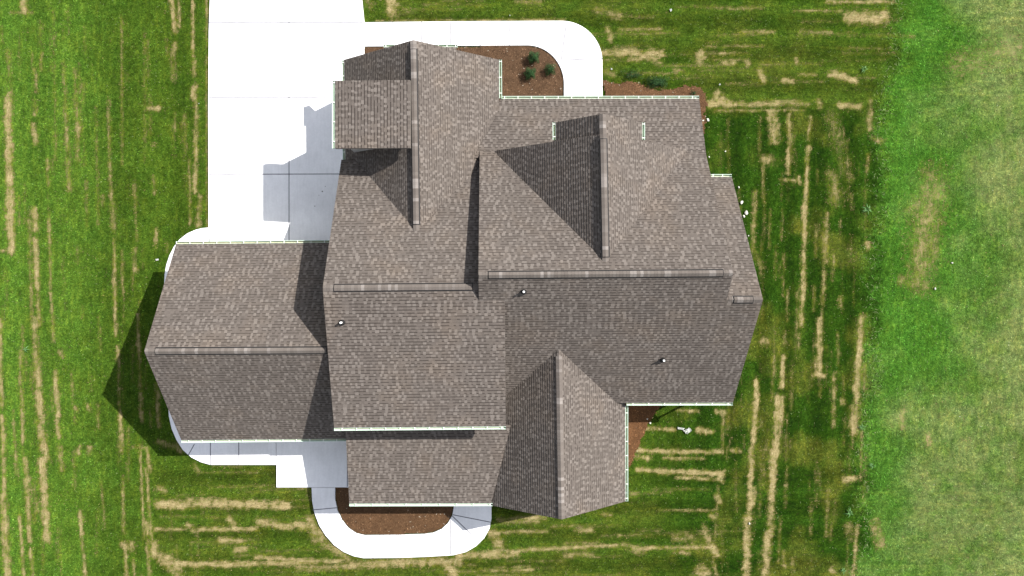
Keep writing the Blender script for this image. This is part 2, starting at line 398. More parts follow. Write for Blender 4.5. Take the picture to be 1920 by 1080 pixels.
# ------------------------------------------------------------------ ground pattern, in photo pixels
SEG = [
# left lawn
(14,95,16,140,8,.5),(15,180,17,330,15,1.0),(17,330,21,470,15,1.0),(0,470,22,469,5,.6),(44,0,46,22,14,.95),(20,24,60,23,5,.7),(20,95,21,175,4,.4),
(64,130,68,170,8,.55),(65,190,66,215,8,.6),(62,235,66,270,10,.75),(64,390,68,430,10,.85),(66,450,70,540,10,.8),(55,390,57,540,6,.4),
(78,100,76,130,6,.45),(88,300,90,350,5,.65),(92,410,95,540,5,.65),(118,115,122,200,8,.45),(122,200,130,350,10,.45),(140,130,146,300,8,.5),(147,230,146,262,8,.7),
(128,330,131,355,8,.65),(202,190,206,330,5,.5),(205,300,210,400,7,.55),(228,30,229,310,4,.5),(210,380,212,430,8,.6),(214,450,214,540,5,.75),(252,340,256,450,5,.45),
(253,465,254,510,8,.55),(287,330,290,360,6,.55),(293,430,292,460,6,.75),(229,470,229,540,5,.45),(270,60,272,300,5,.3),(100,20,104,300,5,.3),(180,200,184,420,6,.35),
(322,0,329,60,9,.85),(335,0,337,50,6,.6),(328,80,325,105,10,.55),(324,110,326,145,14,.42),(361,0,362,105,5,.8),(363,115,363,140,7,.65),(363,165,364,185,13,.85),
(367,190,368,240,7,.8),(368,245,366,360,7,.85),(355,300,356,420,5,.5),(375,370,372,420,10,.55),(387,0,389,425,4,.55),(280,203,296,203,11,.85),(287,270,288,272,8,.7),
(57,540,60,600,7,.65),(70,540,74,610,8,.65),(65,600,68,700,15,.55),(70,700,76,790,16,.8),(74,790,84,860,16,.75),(78,860,88,1012,15,.9),(66,935,70,960,8,.65),
(96,550,100,640,5,.65),(103,700,108,780,9,.85),(106,790,110,820,8,.65),(112,840,116,880,10,.5),(114,660,118,668,9,.7),
(38,660,38,720,8,.55),(40,730,42,830,6,.7),(24,770,30,890,4,.5),(28,850,35,890,5,.55),(45,860,52,900,9,.85),(49,900,55,1015,9,.8),(36,965,44,1080,5,.85),(57,1030,62,1080,7,.75),
(0,600,2,760,6,.85),(3,780,8,930,7,.85),(5,930,14,1080,14,.85),(140,765,144,770,9,.6),(165,762,167,768,8,.6),
(215,540,216,630,5,.75),(219,650,223,690,6,.7),(222,690,224,780,5,.6),(225,780,228,845,9,.75),(258,590,262,700,6,.6),(262,700,265,790,7,.75),(262,835,270,1010,4,.8),(275,840,281,885,6,.85),(274,880,284,1010,5,.7),
(293,720,298,800,9,.7),(147,840,147,850,8,.75),(167,840,166,850,10,.75),(150,960,153,1000,7,.75),(152,1000,160,1080,5,.75),(230,895,232,1000,5,.65),(232,1020,245,1026,18,.65),
(234,1030,237,1080,6,.85),(250,1050,252,1080,5,.65),(275,980,280,1080,6,.75),(288,1020,290,1042,18,.8),(190,900,196,990,5,.35),(300,830,345,842,14,.55),(250,838,275,840,4,.5),
# south lawn
(297,946,420,943,19,1.0),(420,945,538,948,17,1.0),(290,992,350,992,6,.75),(350,985,360,990,12,.9),(360,993,480,992,8,.85),(430,972,436,985,12,.7),(485,978,545,988,14,.95),(545,985,582,988,16,.95),
(582,975,592,1010,20,.7),(410,1012,460,1015,10,.7),(440,1030,460,1030,14,.65),(297,915,310,922,12,.6),(365,872,372,884,8,.6),(600,1000,612,1020,22,.65),
(305,1057,470,1058,12,.95),(305,1048,332,1070,24,.85),(470,1057,640,1052,10,.85),(480,1046,600,1052,8,.75),(612,1020,650,1048,20,.7),(560,1066,700,1060,16,.6),(660,1058,860,1052,18,.85),
(860,1042,960,1036,14,.85),(838,1052,850,1076,22,.7),(925,1000,935,1020,24,.8),(935,975,1010,978,10,.6),(560,880,596,960,10,.3),(520,912,522,880,6,.5),
(925,998,1025,996,6,.8),(1080,994,1110,993,9,.8),(955,972,1020,971,9,.75),(900,1042,970,1039,12,.9),(970,1032,1170,1022,6,.85),(1170,1022,1200,1030,14,.7),(1200,1028,1340,1026,6,.95),
(1335,1025,1342,1040,13,.95),(1060,1042,1110,1040,9,.65),(1195,1035,1205,1035,12,.6),(1265,1035,1290,1037,9,.7),(900,1070,1000,1069,5,.65),(1315,1070,1325,1073,20,.95),(1340,1060,1345,1080,6,.6),
(1190,845,1355,848,8,.98),(1190,857,1215,860,9,.8),(1245,858,1320,860,5,.75),(1195,880,1240,884,8,.9),(1235,884,1356,888,10,1.0),(1270,895,1355,900,6,.9),(1350,885,1354,905,6,.8),
(1235,957,1340,957,4,.6),(1130,965,1145,966,7,.6),(1335,968,1340,970,11,.8),(1185,925,1195,925,9,.6),(1345,930,1350,940,11,.8),(1265,1005,1295,1005,22,.5),(1320,990,1330,1020,14,.6),
(1210,803,1265,805,7,.95),(1310,806,1335,810,11,.95),(1270,770,1310,771,5,.7),(1345,772,1358,774,9,.8),(1356,770,1355,840,4,.5),(1347,910,1337,1060,4,.45),(1375,845,1390,846,8,.65),
# east lawn, south half
(1418,715,1420,740,10,.9),(1418,740,1412,840,10,.98),(1410,840,1404,980,9,.98),(1402,970,1400,1080,15,1.0),(1415,915,1412,950,8,.8),
(1470,670,1466,725,8,.9),(1459,745,1455,850,11,.9),(1466,745,1463,815,6,.9),(1450,850,1445,1000,13,.97),(1440,1000,1436,1080,15,.97),(1452,860,1449,920,9,.9),
(1537,600,1535,690,12,.9),(1526,702,1545,705,9,.8),(1533,670,1533,700,15,.8),(1565,700,1563,800,8,.6),(1580,750,1581,756,10,.7),(1605,760,1600,800,20,.7),
(1617,595,1610,650,10,.98),(1612,640,1605,760,11,.95),(1604,760,1600,810,16,.8),(1585,900,1600,897,13,.8),(1616,810,1614,900,4,.6),(1608,985,1600,1080,7,.8),(1560,1065,1562,1075,10,.6),
(1590,985,1594,1010,16,.5),(1468,1035,1472,1065,7,.55),(1445,845,1430,846,8,.5),
# east lawn, north half
(1515,275,1511,400,8,.98),(1509,380,1506,560,8,.92),(1505,560,1503,610,7,.8),(1502,575,1502,610,9,.7),(1480,215,1482,300,8,.7),(1479,280,1478,325,8,.9),(1465,335,1500,340,5,.8),
(1498,330,1499,345,6,.7),(1449,210,1453,262,19,.85),(1432,300,1444,300,20,.6),(1520,220,1515,260,5,.5),(1550,400,1548,490,9,.62),(1546,510,1542,570,8,.65),(1415,360,1412,470,9,.6),
(1412,470,1430,500,14,.45),(1560,220,1590,330,34,.3),(1560,330,1570,370,34,.38),(1628,225,1632,240,10,.8),(1628,290,1627,320,7,.6),(1628,455,1628,465,11,.7),(1632,190,1632,230,9,.6),
(1640,260,1655,265,12,.5),(1428,640,1440,640,12,.75),(1575,560,1577,575,9,.6),(1545,430,1542,620,5,.4),
# north lawn
(1128,98,1240,100,15,.93),(1180,112,1235,108,10,.7),(1225,110,1235,118,14,.7),(1313,100,1314,118,16,.85),(1358,118,1375,119,9,.8),(1400,115,1403,120,11,.8),(1350,100,1380,100,5,.6),
(1425,135,1432,152,13,.7),(1500,140,1530,140,5,.6),(1560,137,1580,143,16,.92),(1580,145,1605,152,11,.92),(1470,150,1485,153,11,.7),(1345,178,1360,196,20,.7),(1330,194,1368,195,13,.92),
(1380,195,1470,195,9,.82),(1430,190,1500,190,6,.7),(1480,195,1515,195,11,.8),(1535,190,1538,200,10,.8),(1575,198,1610,200,13,.88),(1340,207,1510,207,4,.6),(1140,55,1145,75,13,.75),
(1160,55,1240,54,5,.55),(1390,60,1450,60,7,.6),(1370,15,1410,16,7,.7),(1595,32,1660,33,28,1.0),(1490,20,1580,20,5,.6),(1550,3,1675,3,7,.8),(1500,58,1560,60,6,.5),(1591,62,1592,68,7,.8),
(1493,110,1495,120,7,.7),(1265,132,1280,133,7,.7),(690,5,695,8,18,.6),(733,0,735,22,22,.92),(970,3,1010,4,9,.6),(705,39,1060,37,3,.7),(1120,20,1160,30,20,.4),(1180,160,1250,165,6,.45),(1135,135,1150,140,14,.35),
# rough field
(1752,330,1745,390,70,.40),(1740,390,1730,470,84,.48),(1735,460,1724,530,66,.48),(1738,400,1726,505,34,.6),(1690,520,1690,530,16,.6),(1800,120,1900,90,60,.35),(1690,770,1692,800,12,.5),(1640,980,1650,1020,22,.55),(1740,820,1742,828,14,.6),
]
_r = random.Random(5)
for _ in range(130):                                            # faint worn lines everywhere the mower ran
    x, y = _r.uniform(0, 385), _r.uniform(0, 1080); L = _r.uniform(15, 80)
    SEG.append((x, y, x+L*_r.uniform(0, .03), y+L, _r.uniform(3, 7), _r.uniform(.12, .42)))
for _ in range(120):
    x, y = _r.uniform(1350, 1625), _r.uniform(210, 1080); L = _r.uniform(15, 100)
    SEG.append((x, y, x-L*_r.uniform(.0, .05), y+L, _r.uniform(3, 7), _r.uniform(.12, .45)))
for _ in range(80):
    x, y = _r.uniform(690, 1620), _r.uniform(0, 205); L = _r.uniform(20, 120)
    SEG.append((x, y, x+L, y+_r.uniform(-2, 2), _r.uniform(3, 6), _r.uniform(.12, .45)))
for _ in range(80):
    x, y = _r.uniform(295, 1290), _r.uniform(870, 1080); L = _r.uniform(20, 120)
    SEG.append((x, y, x+L, y+_r.uniform(-3, 2), _r.uniform(3, 6), _r.uniform(.12, .45)))
SEG = np.array(SEG, float)

def edge_x(y):
    return 1676 - 34*sstep(0, 420, y) - 30*sstep(420, 1080, y) + 7*np.sin(y*0.021) + 5*np.sin(y*0.063+1)

def turf_field(xp, yp):
    """albedo of the grass and amount of straw at photo-pixel positions on the ground"""
    wx = (fbm(xp/13, yp/13, 3)-.5)*4.5; wy = (fbm(xp/13, yp/13, 9)-.5)*4.5
    hf = .70+.60*vnoise(xp/4.2, yp/4.2, 15)
    dry = np.zeros_like(xp)
    det = fbm(xp/9, yp/9, 21, 3)
    for x0, y0, x1, y1, w, s in SEG:
        L = math.hypot(x1-x0, y1-y0) + 1e-6
        ux, uy = (x1-x0)/L, (y1-y0)/L
        mrg = w*1.5 + 8
        sel = (xp > min(x0, x1)-mrg) & (xp < max(x0, x1)+mrg) & (yp > min(y0, y1)-mrg) & (yp < max(y0, y1)+mrg)
        if not sel.any(): continue
        X = xp[sel]+wx[sel]*min(1, w/12+.25); Y = yp[sel]+wy[sel]*min(1, w/12+.25)
        t = np.clip((X-x0)*ux + (Y-y0)*uy, 0, L)
        d = np.hypot(X-x0-ux*t, Y-y0-uy*t)*hf[sel]
        a = (.14+.86*s)*(1-sstep(w*.12-1, w*.70+3.4, d))
        a *= 0.30+1.15*det[sel]
        dry[sel] = np.maximum(dry[sel], np.minimum(a, 1.0))
    nb = fbm(xp/60, yp/60, 33, 3); nc = fbm(xp/160, yp/160, 41, 3)
    ex = edge_x(yp)
    def lin(r, g, b): return np.array([r, g, b])[None, :]
    A_left = lin(.039, .077, .008); A_leftb = lin(.057, .120, .014)
    A_dark = lin(.016, .043, .004); A_olive = lin(.052, .072, .010); A_mid = lin(.028, .070, .006)
    A_strip = lin(.042, .120, .013); A_field = lin(.108, .152, .046); A_fgr = lin(.070, .132, .024)
    sh = xp.shape
    x = xp.ravel(); y = yp.ravel(); n = nb.ravel(); n2 = nc.ravel(); e = ex.ravel()
    def w(a): return a[:, None]
    c = A_left + (A_leftb-A_left)*w(1-sstep(20, 330, x + (n-.5)*160))
    # mowing bands run north-south on the west and east lawn, east-west north and south of the house
    band = np.sin(x/19.0+1.3*np.sin(x/61.0))
    c = c*w(1+.10*band)
    south = sstep(845, 900, y + (n-.5)*40)*sstep(275, 305, x)
    c = c*(1-w(south)) + (A_mid*w(1-n) + A_olive*w(n))*w(south)
    east = sstep(1150, 1330, x + (n-.5)*60)
    mixd = sstep(.46, .74, n)
    ce = A_dark*w(1-mixd) + A_olive*w(mixd)
    c = c*(1-w(east)) + ce*w(east)
    north = (1-sstep(190, 225, y + (n-.5)*30))*sstep(660, 760, x)
    cn = A_mid*w(1-n)*.95 + A_olive*w(n)
    c = c*(1-w(north)) + cn*w(north)
    horiz = np.maximum(south, north)
    bh = np.sin(y/9.0 + .5*np.sin(y/31.0) + (n-.5)*1.2)
    c = c*w(1+.20*bh*horiz)
    bv = np.sin(x/8.5 + .6*np.sin(x/29.0) + (n-.5)*1.0)
    c = c*w(1+.22*bv*east*(1-horiz))
    st = sstep(-34, 44, x-e + (n-.5)*60 + (fbm(xp/8, yp/8, 91).ravel()-.5)*44)
    c = c*(1-w(st)) + A_strip*w(st)*w(.8+.4*n)
    fl = sstep(30, 260, x-e + (n-.5)*200 + (n2-.5)*200 + 70*sstep(500, 900, y))
    nd = fbm(xp/24, yp/24, 51, 4).ravel()
    nf = fbm(xp/11, yp/11, 53, 3).ravel()
    patch = sstep(.36, .62, n*.2+n2*.22+nd*.32+nf*.26) 
    patch = np.clip(patch*.85 + .20*sstep(1760, 1900, x), 0, 1)
    cf = A_field*w(patch) + A_fgr*w(1-patch)
    c = c*(1-w(fl)) + cf*w(fl)*w(.82+.36*n)
    dry_f = dry + (fl*(patch*.06+.30*np.clip(nf*1.9-.8,0,1))).reshape(sh)
    dry_f = dry_f + ((1-st)*(.13*np.clip(n*1.6-.5, 0, 1))).reshape(sh)
    hal = sstep(.05, .6, dry).ravel()*.55*(1-fl)
    c = c*(1-w(hal)) + lin(.080, .090, .016)*w(hal)
    c = c*w(.60+.80*fbm(xp/7.5, yp/7.5, 57, 3).ravel())*.86
    return np.clip(c, .003, .5), dry_f, st.reshape(sh), fl.reshape(sh), horiz.reshape(sh)

def world_to_px(X, Y):
    return 960 + X*F/H, 540 - Y*F/H

# ------------------------------------------------------------------ plan outlines (photo pixels on the ground)
def arc(cx, cy, rx, ry, a0, a1, n=14):
    return [(cx + rx*math.cos(math.radians(a0+(a1-a0)*i/n)), cy + ry*math.sin(math.radians(a0+(a1-a0)*i/n))) for i in range(n+1)]

DRIVE = [(402,-520),(398,-60),(394.5,0),(392.5,60),(391.5,200),(392,427),(396,470),(720,470),(720,200),(683.5,160),(683.5,43),(681,18),(677,-20),(672,-80),(664,-520)]
NWALK = [(684.2,43)] + [(760,42),(860,41)] + [(1040,40)] + arc(1052,116,77,76,-88,0,16) + [(1129.5,205),(1057,205)] + arc(988,158,69,72,0,-90,16) + [(684.2,88)]
WPATH = [(391.2,427)] + [(380,428),(368,431),(352,438),(338,449),(327,463),(319,479),(313,497),(310,515),(309,540),(310,600),(313,700),(318,780),(323,803),(332,824),(344,843),(360,857),(378,866),(396,871),(518,871),(518.6,800),(400,800),(391.2,470)]
PATIO = [(519.2,800),(519.2,913),(660,913),(660,800)]
SLOOP = [(585,913.6),(586,938),(590,960),(599,984),(611,1003),(627,1021),(645,1034),(664,1042),(682,1045.5),(745,1045),(800,1043),(850,1040),(874,1034),(893,1023),(908,1008),(918,990),(921.5,972),(921.5,925),
         (851,925),(851,950),(848,966),(840,980),(828,991),(812,998),(795,1000.5),(745,1002),(684,1003),(668,999),(653,989),(641,973),(633,955),(629,935),(629,913.6)]
HOUSE_FP = [(396,478),(396,782),(655,792),(680,912),(930,912),(930,905),(1150,905),(1150,738),(1330,738),(1330,355),(1275,355),(1275,215),(930,215),(930,158),(685,158),(685,470)]
MULCH = {
 'north': [(684.5,88.5),(988,86.8)] + arc(988,158,68.5,71.5,-90,0,14) + [(1056.5,215),(900,240),(684.5,170)],
 'northeast': [(1130,148),(1152,152),(1185,155),(1210,158),(1222,168),(1245,169),(1268,163),(1290,160),(1312,164),(1325,174),(1327,196),(1322,220),(1318,255),(1290,270),(1130,240)],
 'southeast': [(1140,735),(1262,735),(1240,764),(1226,778),(1214,800),(1205,822),(1195,846),(1184,868),(1170,888),(1140,890)],
 'south': [(629.5,913),(629.5,935),(633.5,955),(641.5,973),(653.5,988.5),(668,998.5),(684,1002.5),(745,1001.5),(795,1000),(812,997.5),(828,990.5),(840,979.5),(847.5,966),(850.5,950),(850.5,910)],
}

# ------------------------------------------------------------------ ground sheet
def axis_coords(lo, hi, step, far):
    mid = np.arange(lo, hi+step/2, step)
    g = [1.0]
    while sum(g) < far: g.append(g[-1]*1.5)
    ext = np.cumsum(g)
    return np.concatenate([lo-ext[::-1], mid, hi+ext])

gx = axis_coords(-28.0, 28.0, 0.085, 900)
gy = axis_coords(-16.4, 16.4, 0.085, 900)
GX, GY = np.meshgrid(gx, gy)
px_, py_ = world_to_px(GX, GY)
turf, dry, st_, fl_, row_ = turf_field(px_, py_)
near = (np.abs(GX) < 30) & (np.abs(GY) < 18)
GZ = np.where(near, (fbm(GX/1.6, GY/1.6, 5)-.5)*.05 - 0.012, -0.03)
nx, ny = len(gx), len(gy)
me = bpy.data.meshes.new("ground")
me.vertices.add(nx*ny)
me.vertices.foreach_set("co", np.stack([GX, GY, GZ], -1).astype(np.float32).ravel())
ii, jj = np.meshgrid(np.arange(nx-1), np.arange(ny-1))
a = (jj*nx+ii).ravel()
quads = np.stack([a, a+1, a+nx+1, a+nx], -1)
me.loops.add(quads.size)
me.loops.foreach_set("vertex_index", quads.ravel().astype(np.int32))
me.polygons.add(len(quads))
me.polygons.foreach_set("loop_start", (np.arange(len(quads))*4).astype(np.int32))
me.polygons.foreach_set("loop_total", np.full(len(quads), 4, np.int32))
me.polygons.foreach_set("use_smooth", np.ones(len(quads), bool))
ca = me.attributes.new("turf", 'FLOAT_COLOR', 'POINT')
ca.data.foreach_set("color", np.concatenate([turf, np.ones((len(turf), 1))], 1).astype(np.float32).ravel())
da = me.attributes.new("dry", 'FLOAT', 'POINT')
da.data.foreach_set("value", dry.astype(np.float32).ravel())
ra = me.attributes.new("row", 'FLOAT', 'POINT')
ra.data.foreach_set("value", row_.astype(np.float32).ravel())
me.update(calc_edges=True)
me.materials.append(M_LAWN)
ground = bpy.data.objects.new("ground", me)
COL.objects.link(ground)
tag(ground, "mown lawn and rough field with dry straw stripes around the house", "lawn", kind="structure")

def tri_object(name, V, T, mats, attrs=None):
    me = bpy.data.meshes.new(name)
    me.vertices.add(len(V))
    me.vertices.foreach_set("co", V.astype(np.float32).ravel())
    k = T.shape[1]
    me.loops.add(T.size)
    me.loops.foreach_set("vertex_index", T.astype(np.int32).ravel())
    me.polygons.add(len(T))
    me.polygons.foreach_set("loop_start", (np.arange(len(T))*k).astype(np.int32))
    me.polygons.foreach_set("loop_total", np.full(len(T), k, np.int32))
    if attrs is not None:
        for nm, c in attrs.items():
            at = me.attributes.new(nm, 'FLOAT_COLOR', 'POINT')
            at.data.foreach_set("color", np.concatenate([c, np.ones((len(c), 1))], 1).astype(np.float32).ravel())
    me.update(calc_edges=True)
    me.materials.append(mats)
    o = bpy.data.objects.new(name, me)
    COL.objects.link(o)
    return o

# grass blades: one object, nobody could count them
def grass_blades(nb):
    X = rng.uniform(-27.8, 27.8, nb); Y = rng.uniform(-16.2, 16.2, nb)
    px, py = world_to_px(X, Y)
    bad = np.zeros(nb, bool)
    for poly in (DRIVE, NWALK, WPATH, PATIO, SLOOP, HOUSE_FP): bad |= pip(px, py, poly)
    for k, poly in MULCH.items(): bad |= pip(px + rng.normal(0, 3.0, nb), py + rng.normal(0, 3.0, nb), poly)
    c, d, st, fl, _h = turf_field(px, py)
    keep = ~bad & (rng.random(nb) > np.clip(d*.6, 0, .6)) & (rng.random(nb) > fl*.05)
    X, Y, c, d, st, fl, px, py = (q[keep] for q in (X, Y, c, d, st, fl, px, py))
    n = len(X)
    edge = np.exp(-((px-edge_x(py))/16.0)**2)
    ang = rng.uniform(0, 2*np.pi, n)
    ln = rng.uniform(.05, .11, n)*(1 + .9*edge + .5*st*(1-fl))
    wd = rng.uniform(.006, .013, n)*(1+.4*edge)
    hz = rng.uniform(.025, .06, n)*(1 + 1.0*edge)
    dx, dy = np.cos(ang), np.sin(ang)
    V = np.zeros((n, 3, 3))
    z0 = (fbm(X/1.6, Y/1.6, 5)-.5)*.05 - 0.012
    V[:, 0] = np.stack([X - dy*wd, Y + dx*wd, z0-.004], -1)
    V[:, 1] = np.stack([X + dy*wd, Y - dx*wd, z0-.004], -1)
    V[:, 2] = np.stack([X + dx*ln, Y + dy*ln, z0+hz], -1)
    k = rng.lognormal(0.05, .6, n)[:, None]
    cc = c*k*np.array([[1.05, 1.05, 1.25]])
    pale = rng.random(n) < .025 + .12*edge
    cc[pale] = np.array([.18, .22, .10])*rng.uniform(.6, 1.2, (pale.sum(), 1))
    tan = rng.random(n) < np.clip(d*.6 - .02, 0, .6)
    cc[tan] = np.array([.23, .17, .085])*rng.uniform(.6, 1.3, (tan.sum(), 1))
    cc = np.clip(cc, .003, .5)
    return tri_object("grass", V.reshape(-1, 3), np.arange(n*3).reshape(-1, 3), M_BLADE, {"turf": np.repeat(cc, 3, 0)})
g = grass_blades(330000)
tag(g, "short green grass blades growing all over the lawn", "grass", kind="stuff")

# ------------------------------------------------------------------ concrete
def slab(name, poly, joints, z=0.09, jw=0.021):
    mb = MB()
    pts = [P(x, y, 0) for x, y in poly]
    bmx = bmesh.new()
    vs = [bmx.verts.new((p.x, p.y, z)) for p in pts]
    f = bmx.faces.new(vs)
    f.normal_update()
    if f.normal.z < 0: f.normal_flip()
    ex = bmesh.ops.extrude_face_region(bmx, geom=[f])
    for e in ex['geom']:
        if isinstance(e, bmesh.types.BMVert): e.co.z -= 0.3
    # keep the upper face: extrude moved the copy down, so recalc
    bmesh.ops.recalc_face_normals(bmx, faces=bmx.faces)
    top_edges = [e for e in bmx.edges if all(abs(v.co.z-z) < 1e-5 for v in e.verts)]
    bmesh.ops.bevel(bmx, geom=top_edges, offset=0.012, segments=1, affect='EDGES', clamp_overlap=True)
    for (x0, y0, x1, y1) in joints:
        A, B = P(x0, y0, 0), P(x1, y1, 0)
        d = (B-A); d.z = 0; d.normalize()
        nn = Vector((-d.y, d.x, 0))*jw
        q = [bmx.verts.new((p.x, p.y, z+0.003)) for p in (A-nn, B-nn, B+nn, A+nn)]
        jf = bmx.faces.new(q); jf.material_index = 1
        jf.normal_update()
        if jf.normal.z < 0: jf.normal_flip()
    bmesh.ops.triangulate(bmx, faces=[f for f in bmx.faces if len(f.verts) > 4])
    me = bpy.data.meshes.new(name)
    bmx.to_mesh(me); bmx.free()
    me.materials.append(M_CONC); me.materials.append(M_JOINT)
    o = bpy.data.objects.new(name, me)
    COL.objects.link(o)
    return o
o = slab("driveway", DRIVE, [(393.5,43.5,681.5,43.5),(393,184,700,183),(393,327.5,700,326.5),(543,44,543,470),(543,-500,543,43),(395,-110,676,-110)])
tag(o, "wide pale concrete driveway running up from the garage to the top of the photo", "driveway", kind="structure")
o = slab("walkway", NWALK, [(737,42.5,737,87.5),(791,42,791,87.5),(845,42,845,87.2),(900.5,41.5,900.5,87),(955,41.2,955,87),(1009,41,1009,88.5),(1062,41.5,1051,122),(1058,113.5,1129,111),(1058,164.5,1129,164)])
tag(o, "pale concrete walkway curving from the driveway round the mulch bed to the front of the house", "walkway", kind="structure")
o = slab("path", WPATH, [(396,803,396,870.5),(449,803,449,870.5),(366,832,355,852),(312,600,395,600)])
tag(o, "pale concrete path with rounded corners wrapping the end of the garage wing", "path", kind="structure")
o = slab("patio", PATIO, [(652,802,652,912)])
tag(o, "square concrete patio between the garage wing and the rear porch roof", "patio", kind="structure")
o = slab("footpath", SLOOP, [(587,955,632.5,951),(700,1003,700,1045),(747,1002.5,747,1044.5),(845,974,845,1039),(849,964,920,978),(848,966,884,1001)])
tag(o, "U-shaped pale concrete footpath looping around the rear mulch bed", "footpath", kind="structure")

# ------------------------------------------------------------------ mulch beds
def mulch_bed(key, label, tint, ragged):
    poly = MULCH[key]
    xs = [p[0] for p in poly]; ys = [p[1] for p in poly]
    s = 2.2
    ax = np.arange(min(xs)-8, max(xs)+8, s); ay = np.arange(min(ys)-8, max(ys)+8, s)
    AX, AY = np.meshgrid(ax, ay)
    jx = AX + (fbm(AX/11, AY/11, 61)-.5)*14*ragged; jy = AY + (fbm(AX/11, AY/11, 67)-.5)*14*ragged
    ins = pip(jx, jy, poly)
    k = H/F
    WX = (AX-960)*k; WY = (540-AY)*k
    WZ = .028 + fbm(WX/.35, WY/.35, 71)*.05 + vnoise(WX/.08, WY/.08, 77)*.018
    cellok = ins[:-1, :-1] & ins[1:, :-1] & ins[:-1, 1:] & ins[1:, 1:]
    J, I = np.nonzero(cellok)
    n = len(ax)
    a = J*n+I
    T = np.stack([a+n, a+n+1, a+1, a], -1)
    used = np.unique(T); remap = np.full(AX.size, -1); remap[used] = np.arange(len(used))
    V = np.stack([WX, WY, WZ], -1).reshape(-1, 3)[used]
    tc = np.array(tint)[None, :]*(.85+.3*fbm(V[:, 0]/.7, V[:, 1]/.7, 83))[:, None]
    o = tri_object("mulch_bed", V, remap[T], M_MULCH, {"tint": tc})
    tag(o, label, "mulch bed", kind="structure")
    # loose chips on it
    m = int(len(T)*.9)
    pick = V[rng.integers(0, len(V), m)] + np.stack([rng.normal(0, .03, m), rng.normal(0, .03, m), np.full(m, .006)], -1)
    an = rng.uniform(0, np.pi, m); L = rng.uniform(.012, .045, m); W = rng.uniform(.004, .011, m)
    dx, dy = np.cos(an)*L, np.sin(an)*L; ex, ey = -np.sin(an)*W, np.cos(an)*W
    dz = rng.uniform(-.012, .02, m)
    Q = np.stack([pick+np.stack([-dx-ex, -dy-ey, -dz], -1), pick+np.stack([dx-ex, dy-ey, dz], -1), pick+np.stack([dx+ex, dy+ey, dz], -1), pick+np.stack([-dx+ex, -dy+ey, -dz], -1)], 1)
    cc = np.array(tint)[None, :]*rng.lognormal(.0, .55, m)[:, None]*np.array([[.15, .092, .055]])
    wh = rng.random(m) < .012
    cc[wh] = np.array([.5, .45, .36])
    return Q.reshape(-1, 3), np.repeat(np.clip(cc, 0, .7), 4, 0)
qs, cs = [], []
for key, lab, tint, rag in (('north', "brown mulch bed with three small shrubs beside the curved front walkway", (.60, .60, .62), .0),
                            ('northeast', "ragged orange brown mulch bed along the front eave right of the walkway", (.74, .68, .62), 1.0),
                            ('southeast', "tapering orange brown mulch bed in the rear corner beside the side gable", (.78, .66, .54), .6),
                            ('south', "rounded brown mulch bed enclosed by the rear U-shaped footpath", (.64, .60, .55), .0)):
    q, c = mulch_bed(key, lab, tint, rag)
    qs.append(q); cs.append(c)
q = np.concatenate(qs); c = np.concatenate(cs)
o = tri_object("mulch_chips", q, np.arange(len(q)).reshape(-1, 4), M_BLADE, {"turf": c})
tag(o, "loose wood chips strewn over the brown mulch beds", "wood chips", kind="stuff")

# ------------------------------------------------------------------ the house
house = empty("house", (0, 0, 0))
tag(house, "large house seen from above with brown grey shingled gable roofs and pale gutters", "house")
EXPO = 0.143

def roof_plane(mb, ra, rb, ea, eb, uaxis, thick=0.17, butt=0.018):
    """stepped shingle courses between a ridge line ra-rb and an eave line ea-eb (a and b are the two rake ends)"""
    L = 0.5*((ra-ea).length + (rb-eb).length)
    nrow = max(1, int(round(((ra-ea).length if abs((ra-ea).length-(rb-eb).length) < .02 else L)/EXPO)))
    nrm = (eb-ea).cross(ra-ea).normalized()
    if nrm.z < 0: nrm = -nrm
    rake_a, rake_b = ra-ea, rb-eb
    def pt(t, b): return (ea + rake_a*t) if not b else (eb + rake_b*t)
    flip = (eb-ea).cross(ra-ea).z < 0
    # real distance from the eave gives the row, so coplanar planes keep the same courses
    roof_plane.off += 41
    v0 = roof_plane.off
    for k in range(nrow):
        t0, t1 = k/nrow, (k+1)/nrow
        a0, b0, a1, b1 = pt(t0, 0), pt(t0, 1), pt(t1, 0), pt(t1, 1)
        up = nrm*butt
        U = [p.dot(uaxis) for p in (a0, b0, b1, a1)]
        pts = [a0+up, b0+up, b1, a1]
        uvs = [(U[0], v0+k+.002), (U[1], v0+k+.002), (U[2], v0+k+.998), (U[3], v0+k+.998)]
        bt = [a0-nrm*.002, b0-nrm*.002, b0+up, a0+up]
        buv = [(U[0], v0+k+.004), (U[1], v0+k+.004), (U[1], v0+k+.012), (U[0], v0+k+.012)]
        if flip:
            pts = pts[::-1]; uvs = uvs[::-1]; bt = bt[::-1]; buv = buv[::-1]
        mb.face(pts, 0, uvs)
        mb.face(bt, 0, buv)
    dz = Vector((0, 0, thick))
    ins = nrm*-0.004
    A, B, Cc, D = ea+ins, eb+ins, rb+ins, ra+ins
    for p, q in ((A, B), (B, Cc), (Cc, D), (D, A)):
        f = [p, p-dz, q-dz, q]
        if flip: f = f[::-1]
        mb.face(f, 1)
    f = [A-dz, D-dz, Cc-dz, B-dz]
    if flip: f = f[::-1]
    mb.face(f, 1)

roof_plane.off = 0

def roof(name, planes, label=None):
    mb = MB()
    for (ra, rb, ea, eb) in planes:
        ua = (eb-ea).normalized()
        if abs(ua.x) >= abs(ua.y): ua = Vector((1, 0, 0))
        else: ua = Vector((0, 1, 0))
        roof_plane(mb, ra, rb, ea, eb, ua)
    o = mb.build(name, [M_SH, M_FASCIA], house)
    if label: o["label"] = label
    return o

